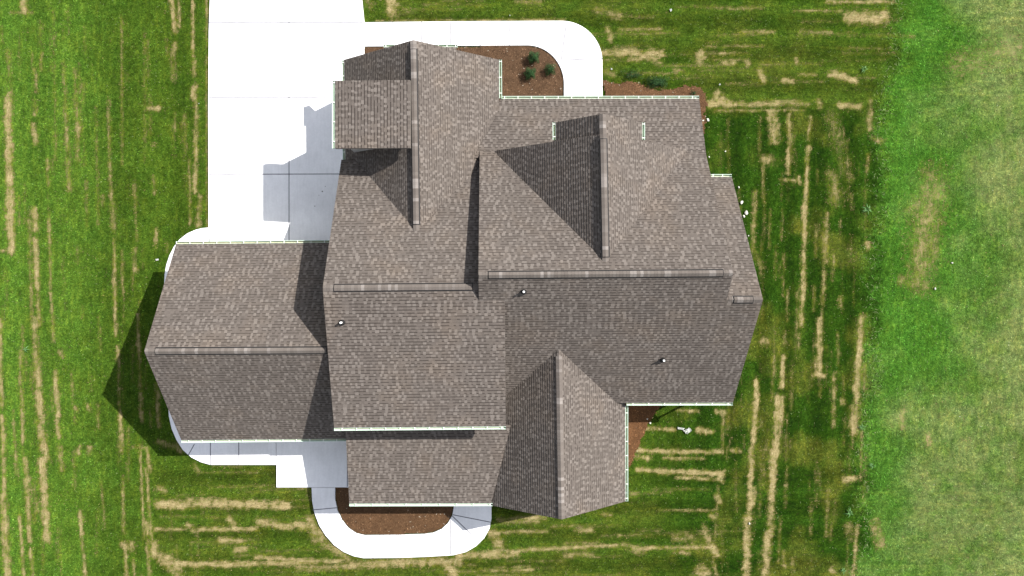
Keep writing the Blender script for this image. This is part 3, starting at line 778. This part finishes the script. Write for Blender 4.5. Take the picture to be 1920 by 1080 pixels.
def ridge_cap(parent, a, b, sl, sr, vented=True, w=0.135, v0=0.0, v1=0.0, seed=0):
    """cap shingles along a-b; sl/sr = slopes (drop per metre) on the left and right of the direction a->b"""
    d = (b-a); L = d.length; d = d.normalized()
    left = Vector((-d.y, d.x, 0)).normalized()
    mb = MB()
    def strip(t0, t1, z, hw, mi, seg, drop, skirt):
        n = max(1, int(round((t1-t0)/seg)))
        for k in range(n):
            s0, s1 = t0+(t1-t0)*k/n, t0+(t1-t0)*(k+1)/n
            p0, p1 = a+d*s0+Vector((0, 0, z)), a+d*s1+Vector((0, 0, z))
            lift = Vector((0, 0, drop))
            l0 = left*hw - Vector((0, 0, sl*hw)); r0 = -left*hw - Vector((0, 0, sr*hw))
            uvv = [(k+.5+seed*50, .5)]*4
            mb.face([p0+lift, p1, p1+l0, p0+l0+lift], mi, uvv)
            mb.face([p0+lift, p0+r0+lift, p1+r0, p1], mi, uvv)
            sk = Vector((0, 0, -skirt))
            mb.face([p0+l0+lift, p1+l0, p1+l0+sk, p0+l0+sk], mi, uvv)
            mb.face([p0+r0+lift, p0+r0+sk, p1+r0+sk, p1+r0], mi, uvv)
            mb.face([p0+lift, p0+l0+lift, p0+l0+sk, p0+sk], mi, uvv)
            mb.face([p0+lift, p0+sk, p0+r0+sk, p0+r0+lift], mi, uvv)
            if k == n-1:
                mb.face([p1, p1+sk, p1+l0+sk, p1+l0], mi, uvv)
                mb.face([p1, p1+r0, p1+r0+sk, p1+sk], mi, uvv)
    if vented:
        strip(0.0, L, 0.018, w, 0, 0.14, 0.006, 0.02)
        strip(v0, L-v1, 0.028, w+0.036, 1, 9.0, 0.0, 0.03)  # black margin outside the cap, painting the vent's shadow gap
        strip(v0+.035, L-v1-.035, 0.052, w-0.012, 0, 0.14, 0.006, 0.012)
        o = mb.build("ridge_vent", [M_CAP, M_BLACK], parent)
    else:
        strip(0.0, L, 0.022, w, 0, 0.14, 0.008, 0.02)
        o = mb.build("ridge_cap", [M_CAP, M_BLACK], parent)
    return o

HANG = None
def gutter(a, b, out, spacing=0.64, first=.12, ends=(True, True), wdt=0.135):
    """open trough along a-b (eave edge), 'out' is the horizontal outward direction"""
    global HANG
    d = (b-a); L = d.length; d = d.normalized()
    out = (out - d*out.dot(d)).normalized()
    z = Vector((0, 0, 1))
    prof = [(0.004, -.005), (0.004, -.12), (.085, -.12), (wdt-.012, -.055), (wdt, -.02), (wdt, 0.0), (wdt-.018, 0.0), (wdt-.018, -.012)]
    mb = MB()
    inner = []
    for i in range(len(prof)-1):
        (o0, z0), (o1, z1) = prof[i], prof[i+1]
        p = [a+out*o0+z*z0, b+out*o0+z*z0, b+out*o1+z*z1, a+out*o1+z*z1]
        mb.face(p, 1 if i == 1 else 0)
    mb.frame_box(a+out*.002+z*-.004, d*L, out*.024, z*.006, 0)
    mb.frame_box(a+out*.006+z*-.118, d*L, out*.076, z*.014, 1)
    for e, s in ((a, ends[0]), (b, ends[1])):
        if s:
            mb.face([e+out*o_+z*z_ for o_, z_ in prof[:6]], 0)
    g = mb.build("gutter", [M_GUT, M_TROUGH], house)
    if HANG is None:
        hb = MB()
        hb.box((-.013, .006, -.008), (.013, wdt-.004, .004))
        hb.box((-.013, .004, -.03), (.013, .012, -.008))
        HANG = hb.build("hanger", M_HANG)
        first_obj = HANG
    t = first
    xax = d; yax = out; zax = z
    rot = Matrix((xax, yax, zax)).transposed().to_4x4()
    used = getattr(gutter, "used", False)
    while t < L-.05:
        h = HANG if not gutter.used else HANG.copy()
        if gutter.used: COL.objects.link(h)
        gutter.used = True
        h.parent = g
        h.matrix_world = Matrix.Translation(a+d*t) @ rot
        t += spacing
    return g
gutter.used = False

def slope_of(r, e):
    dd = (r-e); return dd.z/math.hypot(dd.x, dd.y)

NORTH, SOUTH, EAST, WEST = Vector((0,1,0)), Vector((0,-1,0)), Vector((1,0,0)), Vector((-1,0,0))

# --- garage wing
hA, eA = 6.3, 3.1
gr0, gr1 = P(270.5,659,hA), P(640,656.5,hA)
gn0, gn1 = P(330,458,eA), P(660,455,eA)
gs0, gs1 = P(340,825,eA), P(662,822,eA)
r = roof("gable_roof", [(gr0, gr1, gn0, gn1), (gr0, gr1, gs0, gs1)], "lowest wide gable roof over the garage wing")
ridge_cap(r, gr0+Vector((.02,0,0)), P(613.5,657,hA), slope_of(gr0, gn0), slope_of(gr0, gs0), True, v0=.42, v1=.0, seed=1)
gutter(gn0, P(618,455.4,eA), NORTH, first=.02)
gutter(gs0, P(652,822,eA), SOUTH, first=.35)

# --- main block, west part with the shallow rear slope
hB = 7.3
b0, b1 = P(605,540,hB), P(946,537,hB)
bs0, bs1 = P(626.5,802,5.5), P(948.5,799,5.5)
bn0, bn1, brn = P(640,300,3.6), P(907,297,3.6), P(899,537.4,hB)
r = roof("gable_roof", [(b0, brn, bn0, bn1), (b0, b1, bs0, bs1)], "tall gable roof with a shallow rear slope in the middle")
ridge_cap(r, P(606,540,hB), P(897,537.5,hB), slope_of(b0, bn0), slope_of(b0, bs0), True, v0=.42, v1=.22, seed=2)
gutter(bs0, bs1, SOUTH, first=.35)

# --- north gable wing
hC, eC = 5.8, 3.2
c0, c1 = P(775,75,hC), P(781.5,472,hC)
cw0, cw1 = P(645.5,112,eC), P(648,303,eC)
ce0, ce1 = P(935.5,112,eC), P(936,292,eC)
r = roof("gable_roof", [(c0, c1, cw0, cw1), (c0, c1, ce0, ce1)], "front gable roof facing the walkway")
ridge_cap(r, c0+Vector((0,-.03,0)), P(780.8,441,hC), slope_of(c0, ce0)*.35, slope_of(c0, cw0)*.35, True, v0=.35, v1=.45, seed=3)
gutter(P(645.5,113,eC), P(646,152,eC), WEST, first=.1)
gutter(P(647.4,277,eC), P(648,302,eC), WEST, first=.2)
gutter(ce0, P(936,184,eC), EAST, first=.08, spacing=.75)

# --- shed dormer on its west side
d0, d1, dw0, dw1 = P(769,150,6.16), P(769.5,277.5,6.16), P(628.5,151.5,5.88), P(628.5,278,5.88)
r = roof("shed_roof", [(d0, d1, dw0, dw1)], "nearly flat shed roof overhanging the driveway")
gutter(dw0, dw1, WEST, first=.08, spacing=.85)

# --- tall east block: front porch roof (F), main slopes (T), lower east end (G)
fe0, fe1, ft0, ft1 = P(938,185.5,3.0), P(1311,185,3.0), P(888,296,4.05), P(1324.5,294.5,4.05)
hT = 7.95
t0, t1 = P(897,516,hT), P(1375,512,hT)
tn0, tn1 = P(899.5,279.5,3.87), P(1321,278,3.87)
ts0, ts1 = P(902,756,3.25), P(1315.5,755,3.25)
tj0, tj1 = t0+(ts0-t0)*((hT-7.1)/(hT-3.25)), t1+(ts1-t1)*((hT-7.1)/(hT-3.25))     # where the lower east ridge runs into the slope
g1 = Vector((P(1430.5,565,7.1).x, tj1.y, 7.1)); gs_1 = P(1374,754.6,3.25)
r = roof("gable_roof", [(t0, t1, tn0, tn1), (t0, t1, tj0, tj1), (tj0, g1, ts0, gs_1)], "tallest gable roof on the east side")
sTn, sTs = slope_of(t0, tn0), slope_of(t0, ts0)
ridge_cap(r, P(898,516,hT), P(1374,512,hT), sTn, sTs, True, v0=.36, v1=.36, seed=4)
r = roof("porch_roof", [(ft0, ft1, fe0, fe1)], "low sloping roof along the front eave")
gutter(P(939,185.5,3.0), fe1, NORTH, first=.18)
hG = 7.1
g0 = Vector((P(1358,565,hG).x, tj1.y, hG))
gn_0, gn_1 = P(1320,332,3.3), P(1372,332,3.3)
gs_0 = P(1314,755,3.25)
r = roof("gable_roof", [(g0, g1, gn_0, gn_1)], "short lower gable roof at the east end")
ridge_cap(r, Vector((P(1367,565,hG).x, g1.y, hG)), g1-Vector((.02,0,0)), slope_of(g0, gn_0), slope_of(g0, gs_0), True, v0=.18, v1=.36, seed=5)
gutter(P(1333,332,3.3), gn_1, NORTH, first=.1, spacing=.45)
gutter(P(1175,755,3.25), gs_1, SOUTH, first=.3, spacing=.75)

# --- cross gable on the tall north slope, with a narrower bay in front
hK = 7.6
k0, k1 = P(1131,251,hK), P(1136,512,hK)
kw0, kw1 = P(922,283.5,3.86), P(919,312,3.82)
ke0, ke1 = P(1292,280.5,3.86), P(1296,312,3.82)
r = roof("cross_gable_roof", [(k0, k1, kw0, kw1), (k0, k1, ke0, ke1)], "wide cross gable roof with a dark west slope")
ridge_cap(r, k0, P(1135.6,492,hK), slope_of(k0, ke0)*.35, slope_of(k0, kw0)*.35, True, v0=.18, v1=.2, seed=6)
hK2 = hK-.15
q0, q1 = P(1130,213,hK2), P(1131,268,hK2)
qw0, qw1 = P(1042,229.5,5.90), P(1042.5,280,5.90)
qe0, qe1 = P(1203.5,229.5,5.90), P(1203.5,280,5.90)
r = roof("bay_roof", [(q0, q1, qw0, qw1), (q0, q1, qe0, qe1)], "small gable roof over the upper front bay")
ridge_cap(r, q0+Vector((0,-.02,0)), P(1130.8,253,hK2), .5, .5, False, seed=7)
gutter(qw0, P(1042.3,262,5.90), WEST, first=.07, spacing=.55)
gutter(qe0, P(1203.5,262,5.90), EAST, first=.07, spacing=.6)

# --- rear gable wing
hS, eS = 5.4, 2.9
s0, s1 = P(1053,974,hS), P(1047.5,636,hS)
se0, se1 = P(1172.5,940,eS), P(1172,744,eS)
sw0, sw1 = P(916,946.5,eS), P(915,752,eS)
r = roof("gable_roof", [(s0, s1, se0, se1), (s0, s1, sw0, sw1)], "rear gable roof with a dark west slope")
ridge_cap(r, s0+Vector((0,.02,0)), P(1048.2,668,hS), slope_of(s0, sw0)*.6, slope_of(s0, se0)*.6, False, seed=8)
gutter(se0, P(1172.5,761,eS), EAST, first=.15, spacing=.68)

# --- rear porch roof
pt0, pt1, pe0, pe1 = P(647.5,798,3.75), P(958,797,3.75), P(655,944,3.1), P(921,943.5,3.1)
r = roof("porch_roof", [(pt0, pt1, pe0, pe1)], "low sloping roof over the rear porch")
gutter(pe0, P(923.5,943.5,3.1), SOUTH, first=.3, spacing=.8)

# --- pent roof over the front window bay, mostly hidden by the gable
pb0, pb1, pf0, pf1 = P(723,100,3.0), P(853,100,3.0), P(722,89,2.75), P(855,88.5,2.75)
r = roof("pent_roof", [(pb0, pb1, pf0, pf1)], "small pent roof peeking out under the front gable")
gutter(P(719.5,88.6,2.75), P(857.5,88.3,2.75), NORTH, first=.1, spacing=.42)

# --- walls
def prism(axis, a0, a1, prof, name="wall"):
    """profile of (t, ztop) points extruded between a0 and a1 along 'x' or 'y'"""
    mb = MB()
    def pt(a, t, z): return Vector((a, t, z)) if axis == 'x' else Vector((t, a, z))
    ring = [(prof[0][0], -.2)] + prof + [(prof[-1][0], -.2)]
    A = [pt(a0, t, z) for t, z in ring]; B = [pt(a1, t, z) for t, z in ring]
    mb.face(A); mb.face(B[::-1])
    n = len(ring)
    for i in range(n):
        j = (i+1) % n
        mb.face([A[i], B[i], B[j], A[j]])
    o = mb.build(name, M_SIDE, house)
    me = o.data
    bmx = bmesh.new(); bmx.from_mesh(me)
    bmesh.ops.remove_doubles(bmx, verts=bmx.verts, dist=1e-4)
    bmesh.ops.recalc_face_normals(bmx, faces=bmx.faces)
    bmx.to_mesh(me); bmx.free()
    return o
def zl(p, q, t, ax):
    """height of the line p-q at coordinate t along axis index ax, less the roof thickness"""
    return p.z + (q.z-p.z)*(t-p[ax])/(q[ax]-p[ax]) - .21
wall_garage = prism('x', -15.62, -7.45, [(gs0.y+.34, zl(gr0, gs0, gs0.y+.34, 1)), (gr0.y, hA-.21), (gn0.y-.34, zl(gr0, gn0, gn0.y-.34, 1))])
wall_main = prism('x', -7.52, -.62, [(bs0.y+.34, zl(b0, bs0, bs0.y+.34, 1)), (b0.y, hB-.21), (bn0.y-.3, zl(b0, bn0, bn0.y-.3, 1))])
wall_front = prism('y', c0.y-.28, 2.2, [(cw0.x+.34, zl(c0, cw0, cw0.x+.34, 0)), (c0.x, hC-.21), (ce0.x-.34, zl(c0, ce0, ce0.x-.34, 0))])
wall_shed = prism('y', dw1.y+.28, dw0.y-.28, [(dw0.x+.3, 5.69), (d0.x-.06, 5.93)])
wall_east = prism('x', t0.x+.28, t1.x-.28, [(ts0.y+.34, zl(t0, ts0, ts0.y+.34, 1)), (t0.y, hT-.21), (tn0.y, zl(t0, tn0, tn0.y, 1)-.06), (fe0.y-.34, zl(ft0, fe0, fe0.y-.34, 1))])
wall_end = prism('x', 8.4, g1.x-.28, [(gs_0.y+.34, zl(g0, gs_0, gs_0.y+.34, 1)), (g0.y, hG-.21), (gn_0.y-.34, zl(g0, gn_0, gn_0.y-.34, 1))])
wall_cross = prism('y', k0.y-.22, 2.0, [(kw0.x+.3, zl(k0, kw0, kw0.x+.3, 0)), (k0.x, hK-.21), (ke0.x-.3, zl(k0, ke0, ke0.x-.3, 0))])
wall_bay = prism('y', q0.y-.22, k0.y-.4, [(qw0.x+.25, zl(q0, qw0, qw0.x+.25, 0)), (q0.x, hK2-.21), (qe0.x-.25, zl(q0, qe0, qe0.x-.25, 0))])
wall_rear = prism('y', s0.y+.28, -2.6, [(sw0.x+.34, zl(s0, sw0, sw0.x+.34, 0)), (s0.x, hS-.21), (se0.x-.34, zl(s0, se0, se0.x-.34, 0))])
wall_porch = prism('x', pt0.x+.28, -.2, [(pe0.y+.34, zl(pt0, pe0, pe0.y+.34, 1)), (pt0.y+.1, 3.52)])
wall_pent = prism('x', pf0.x+.15, pf1.x-.15, [(pb0.y-.1, 2.8), (pf0.y-.12, 2.62)])

# --- openings in the walls (out of the drone's sight, under the eaves)
def opening(name, c, out, w, h, leaf, leaf_mat, rows=1, cols=1):
    """framed opening centred on c (bottom centre), facing 'out'"""
    side = Vector((-out.y, out.x, 0))
    mb = MB()
    t = .09
    def bx(m, s0, s1, z0, z1, o0, o1, mi=0):
        m.frame_box(c+side*s0+Vector((0,0,z0))+out*o0, side*(s1-s0), out*(o1-o0), Vector((0,0,z1-z0)), mi)
    bx(mb, -w/2-t, -w/2, 0, h, 0.003, .05); bx(mb, w/2, w/2+t, 0, h, 0.003, .05)
    bx(mb, -w/2-t, w/2+t, h, h+t, 0.003, .05)
    if name == "window":
        bx(mb, -w/2-t, w/2+t, -t, 0, 0.003, .06)
        for k in range(1, cols): bx(mb, -w/2+w*k/cols-.02, -w/2+w*k/cols+.02, 0, h, .02, .04)
        for k in range(1, rows): bx(mb, -w/2, w/2, h*k/rows-.02, h*k/rows+.02, .019, .038)
    o = mb.build(name, M_TRIM, house)
    pb = MB()
    if rows > 1 and name == "garage_door":
        for k in range(rows):
            bx(pb, -w/2, w/2, h*k/rows+.008, h*(k+1)/rows-.008, 0.003, .03)
    else:
        bx(pb, -w/2, w/2, 0, h, 0.003, .014 if name == "window" else .035)
    pb.build(leaf, leaf_mat, o)
    return o
gy = gn0.y-.34
opening("garage_door", Vector((-12.6, gy, .1)), NORTH, 4.6, 2.15, "panel", M_TRIM, 4)
opening("garage_door", Vector((cw0.x+.34, 7.6, .1)), WEST, 2.6, 2.15, "panel", M_TRIM, 4)
opening("door", Vector((3.65, fe0.y-.34, .12)), NORTH, 1.1, 2.1, "panel", M_DARKSOIL)
for x in (1.2, 6.2, 7.7): opening("window", Vector((x, fe0.y-.34, .9)), NORTH, 1.1, 1.4, "pane", M_GLASS, 2, 2)
opening("window", Vector((k0.x, q0.y-.22, 4.4)), NORTH, 1.5, 1.4, "pane", M_GLASS, 2, 2)
for x in (.9, 3.4): opening("window", Vector((x, s0.y+.28, .9)), SOUTH, 1.1, 1.5, "pane", M_GLASS, 2, 2)
for x in (7.0, 8.9): opening("window", Vector((x, gs_0.y+.34, .9)), SOUTH, 1.2, 1.5, "pane", M_GLASS, 2, 2)
for x in (-6.2, -4.0, -2.0): opening("window", Vector((x, pe0.y+.34, .8)), SOUTH, 1.5, 1.6, "pane", M_GLASS, 1, 2)
for y in (3.2, -3.2): opening("window", Vector((g1.x-.28, y, .9)), EAST, 1.1, 1.5, "pane", M_GLASS, 2, 2)
opening("window", Vector((-15.62, -2.7, 3.2)), WEST, 1.2, 1.3, "pane", M_GLASS, 2, 2)

# --- downspouts
def downspout(p, out, ztop):
    mb = MB()
    w = .035
    mb.box((p.x-w, p.y-w*1.3, .12), (p.x+w, p.y+w*1.3, ztop))
    e = Vector((p.x, p.y, .12))
    side = Vector((-out.y, out.x, 0))
    mb.frame_box(e-side*w-Vector((0,0,.02)), side*2*w, out*.42, Vector((0,0,.075)))
    mb.build("downspout", M_TRIM, house)
downspout(Vector((-.93, pe0.y-.06, 0)), SOUTH, 2.98)
downspout(Vector((gs0.x+.4, gs0.y-.07, 0)), WEST, 2.98)
downspout(Vector((fe1.x-.15, fe0.y+.07, 0)), EAST, 2.9)
downspout(Vector((se0.x+.07, s0.y+.4, 0)), EAST, 2.8)
downspout(Vector((gs_1.x-.3, gs_1.y-.07, 0)), EAST, 3.1)

# --- plumbing vents through the roof
def vent(px, py, plane, hp):
    ra, ea, ax = plane
    z = 5.0
    for _ in range(20):
        p = P(px, py, z); z = ra.z + (ea.z-ra.z)*(p[ax]-ra[ax])/(ea[ax]-ra[ax])
    base = P(px, py, z)
    mb = MB()
    mb.tube(base+Vector((0,0,.02)), base+Vector((0,0,hp)), .045, .045, 14)
    o = mb.build("vent_pipe", M_PVC, house)
    fb = MB()
    fb.tube(base+Vector((0,0,-.1)), base+Vector((0,0,.07)), .13, .12, 16)
    fb.tube(base+Vector((0,0,.07)), base+Vector((0,0,.16)), .115, .05, 16)
    fb.build("flashing", M_BLACK, o)
vent(642, 604.5, (b0, bs0, 1), .30)
vent(982, 547, (t0, ts0, 1), .30)
vent(1242.5, 675, (t0, ts0, 1), .30)

# ------------------------------------------------------------------ plants and small things
def leaf_cloud(n, rx, ry, rz, zc, size, shell=.30):
    mb = MB()
    for _ in range(n):
        v = Vector((random.gauss(0,1), random.gauss(0,1), random.gauss(0,1))).normalized()
        rr = shell + (1-shell)*random.random()**.5
        bump = .78 + .32*math.sin(v.x*5.1+1)*math.sin(v.y*4.3+2) + .1*random.random()
        c = Vector((v.x*rx, v.y*ry, v.z*rz))*rr*bump + Vector((0,0,zc))
        if c.z < .02: c.z = .02+random.random()*.04
        nrm = (v + Vector((random.uniform(-.7,.7), random.uniform(-.7,.7), random.uniform(-.2,.9)))).normalized()
        t = nrm.orthogonal().normalized(); t.rotate(Matrix.Rotation(random.uniform(0, 6.28), 3, nrm)); u = nrm.cross(t)
        s = size*random.uniform(.6, 1.3)
        mb.face([c-t*s, c-u*s*.42+nrm*s*.1, c+t*s, c+u*s*.42+nrm*s*.1])
    return mb

def shrub(px, py, r, hgt, label, group=None, n=2600, name="shrub", ry=None, leaf=.026):
    base = P(px, py, .05)
    root = empty(name, base)
    tag(root, label, "shrub", group)
    ry = ry or r
    leaf_cloud(n, r, ry, hgt*.5, hgt*.52, leaf).build("foliage", M_LEAF, root)
    st = MB()
    for k in range(5):
        a = k*1.256+.3
        st.tube((0,0,-.04), (math.cos(a)*r*.5, math.sin(a)*ry*.5, hgt*.55), .012, .005, 6)
    st.build("stem", M_BARK, root)
    return root
shrub(1000.5, 111.5, .36, .62, "rounded dark shrub nearest the walkway edge, topmost of three in the mulch bed", "shrubs in the front mulch bed")
shrub(994, 141, .35, .58, "rounded dark shrub lowest of the three in the front mulch bed, closest to the gutter", "shrubs in the front mulch bed")
shrub(1031, 133, .37, .55, "sparser dark shrub rightmost of the three, beside the curve of the walkway", "shrubs in the front mulch bed", n=1500)
shrub(1231, 155, .78, .28, "low spreading dark green grass growth between the orange mulch and the north lawn", None, 2600, "low_growth", .38)  # grass growth, built with the shrub's leaves and stems
shrub(1299.5, 175.5, .24, .24, "tiny blackish shrub at the right end of the front gutter", None, 160, "low_growth", .16)
shrub(1185, 140, .9, .16, "flat green clump of growth right of the walkway above the mulch", None, 900, "low_growth", .4, .026)

def stone(px, py, r, label, seed, mat=None, name="stone", flat=.6):
    rnd = random.Random(seed)
    bmx = bmesh.new()
    bmesh.ops.create_icosphere(bmx, subdivisions=2, radius=1.0)
    ax = [Vector((rnd.gauss(0,1), rnd.gauss(0,1), rnd.gauss(0,1))).normalized() for _ in range(7)]
    for v in bmx.verts:
        k = 1.0
        for a_ in ax: k -= max(0, v.co.dot(a_)-.62)*.7
        v.co = Vector((v.co.x*r*k*1.15, v.co.y*r*k*.9, v.co.z*r*k*flat))
    me = bpy.data.meshes.new(name); bmx.to_mesh(me); bmx.free()
    me.materials.append(mat or M_STONE)
    o = bpy.data.objects.new(name, me); COL.objects.link(o)
    o.location = P(px, py, 0) + Vector((0,0,r*flat*.55+.01)); o.rotation_euler = (0, 0, rnd.uniform(0, 6))
    tag(o, label, "stone", "pale stones in the grass by the house")
    return o
stone(1327, 225, .085, "round pale stone by the porch roof's right corner, outer of a close pair", 1)
stone(1318, 226.5, .075, "pale stone by the porch roof's right corner, inner of a close pair", 2)
stone(1322, 219, .04, "tiny pale stone just above the close pair at the porch roof corner", 3)
stone(1390, 380, .10, "larger pale stone beside the east rake, topmost of the close trio", 4)
stone(1399, 398.5, .115, "largest pale stone in the close trio beside the east rake", 5)
stone(1394.5, 405.5, .07, "small pale stone touching the roof edge, lowest of the close trio", 6)
stone(1385, 351, .055, "small dull stone just below the corner of the short east gutter", 7)
stone(1403, 442, .04, "tiny pale stone by itself halfway down the east rake", 8)
stone(1329.5, 294.5, .045, "tiny white stone in dark grass above the short east gutter", 9)
stone(1360, 284, .04, "tiny white stone alone in the dark lawn right of the porch roof", 10)
stone(1785, 493, .06, "white stone alone in the rough pale field at the right", 11)
stone(1753, 541, .07, "grey stone in the rough field below the tan bare patch", 12)
stone(1405, 981, .06, "small white stone lying on the long straw stripe near the bottom", 13)
stone(1213.5, 785.5, .062, "upper of two small pale stones at the tip of the shaded mulch corner", 14)
stone(1219, 793, .068, "lower of two small pale stones at the tip of the shaded mulch corner", 15)

M_CLOD = plain("soil_clod", (0.07, 0.055, 0.045), 0.95, 0.05, 0.3, 20.0)
for i_, (cx_, cy_, cr_, lb_) in enumerate(((605.5, 359.5, .036, "largest dark soil clod on the shaded part of the driveway"),
                                           (611, 350, .022, "small dark soil clod above the largest clod on the shaded driveway"),
                                           (599, 366.5, .020, "small dark soil clod below left of the largest clod on the driveway"),
                                           (591.5, 387, .026, "flat dark soil clod lowest on the shaded part of the driveway"),
                                           (491.5, 319.5, .026, "dark soil clod on white concrete at the left edge of the driveway shadow"))):
    c_ = stone(cx_, cy_, cr_, lb_, 40+i_, M_CLOD, "soil_clod", .5)
    c_.location.z += .09
    c_["category"] = "clod"; c_["group"] = "soil clods on the driveway"

def scrap(px, py, w, h, rz, label, name="paper_scrap", cat="scrap", n=5, crump=.03, mat=None, grp="white scraps lying on the lawn"):
    rnd = random.Random(int(px*7+py))
    bmx = bmesh.new()
    bmesh.ops.create_grid(bmx, x_segments=n, y_segments=n, size=.5)
    for v in bmx.verts:
        e = 1 + rnd.uniform(-.18, .18)
        k_ = 1.0 if name != 'paper_scrap' else .72
        v.co = Vector((v.co.x*w*e*k_, v.co.y*h*e*k_, rnd.uniform(0, crump)))
    ex = bmesh.ops.solidify(bmx, geom=bmx.faces[:], thickness=.003)
    me = bpy.data.meshes.new(name); bmx.to_mesh(me); bmx.free()
    me.materials.append(mat or M_FILM)
    o = bpy.data.objects.new(name, me); COL.objects.link(o)
    o.location = P(px, py, 0)+Vector((0,0,.045)); o.rotation_euler = (0, 0, rz)
    tag(o, label, cat, grp)
    return o
scrap(1257.5, 19.5, .13, .17, .3, "white scrap in the north lawn above the front walkway's right end")
scrap(295.5, 487, .20, .12, .1, "white scrap in the grass just outside the curved corner of the garage path")
scrap(1289, 807, .34, .22, .5, "largest white crumpled film caught on a straw stripe below the rear gutter", "plastic_film", "plastic film", 8, .10, None, None)
scrap(1276, 803, .34, .10, -.2, "greyish strip of film left of the large crumpled white film", "plastic_film", "plastic film", 7, .05, None, None)
scrap(956, 29.5, .07, .09, .2, "small white scrap above the front walkway near its middle joint")
scrap(1146.5, 130, .10, .10, .9, "mint pale scrap in the green clump right of the walkway")
scrap(1349, 159, .11, .10, .4, "pale scrap in the lawn above the right end of the front gutter")
scrap(374, 194.5, .05, .06, .1, "tiny white scrap on the straw line beside the driveway's left edge")

def weed(px, py, r, n, label, seed):
    rnd = random.Random(seed)
    root = empty("weed", P(px, py, 0))
    tag(root, label, "weed", "coarse weeds along the lawn edge")
    mb = MB()
    for k in range(n):
        a = 2*math.pi*k/n + rnd.uniform(-.25, .25)
        L = r*.85*rnd.uniform(.6, 1.15); w = .017*rnd.uniform(.8, 1.3)
        d = Vector((math.cos(a), math.sin(a), 0)); s = Vector((-d.y, d.x, 0))
        z = [.03, .03+L*.45, .03+L*.35, .02+L*.1]
        tt = [0, .35, .7, 1.0]; ww = [.4, 1.0, .8, .05]
        pts = [d*L*t+Vector((0,0,zz)) for t, zz in zip(tt, z)]
        for i in range(3):
            mb.face([pts[i]-s*w*ww[i], pts[i+1]-s*w*ww[i+1], pts[i+1]+s*w*ww[i+1], pts[i]+s*w*ww[i]])
    mb.build("leaf_rosette", M_WEED, root)
    sb = MB(); sb.tube((0,0,-.03), (0,0,.07), .02, .012, 8); sb.build("stem", M_WEED, root)
weed(1623, 393, .36, 11, "star shaped pale weed on the east lawn edge level with the short east gutter", 3)
weed(1591, 960, .36, 10, "star shaped pale weed near the lower right lawn edge", 4)
weed(1618, 131, .28, 9, "pale weed at the top right lawn edge above a straw patch", 5)
weed(1614, 800, .30, 8, "ragged pale weed at the end of the right hand straw stripe", 6)
weed(1633, 872, .26, 8, "small pale weed right of the yellowish lawn patch at the lower right", 8)
weed(1580, 1068, .26, 8, "pale weed at the bottom edge of the east lawn", 9)
weed(50, 655, .30, 6, "pale sprawling weed at the far left beside the straw stripe", 10)

for o in list(bpy.data.objects):
    if o.type == 'MESH' and o.name.startswith("hanger") and o.parent is None:
        bpy.data.objects.remove(o)
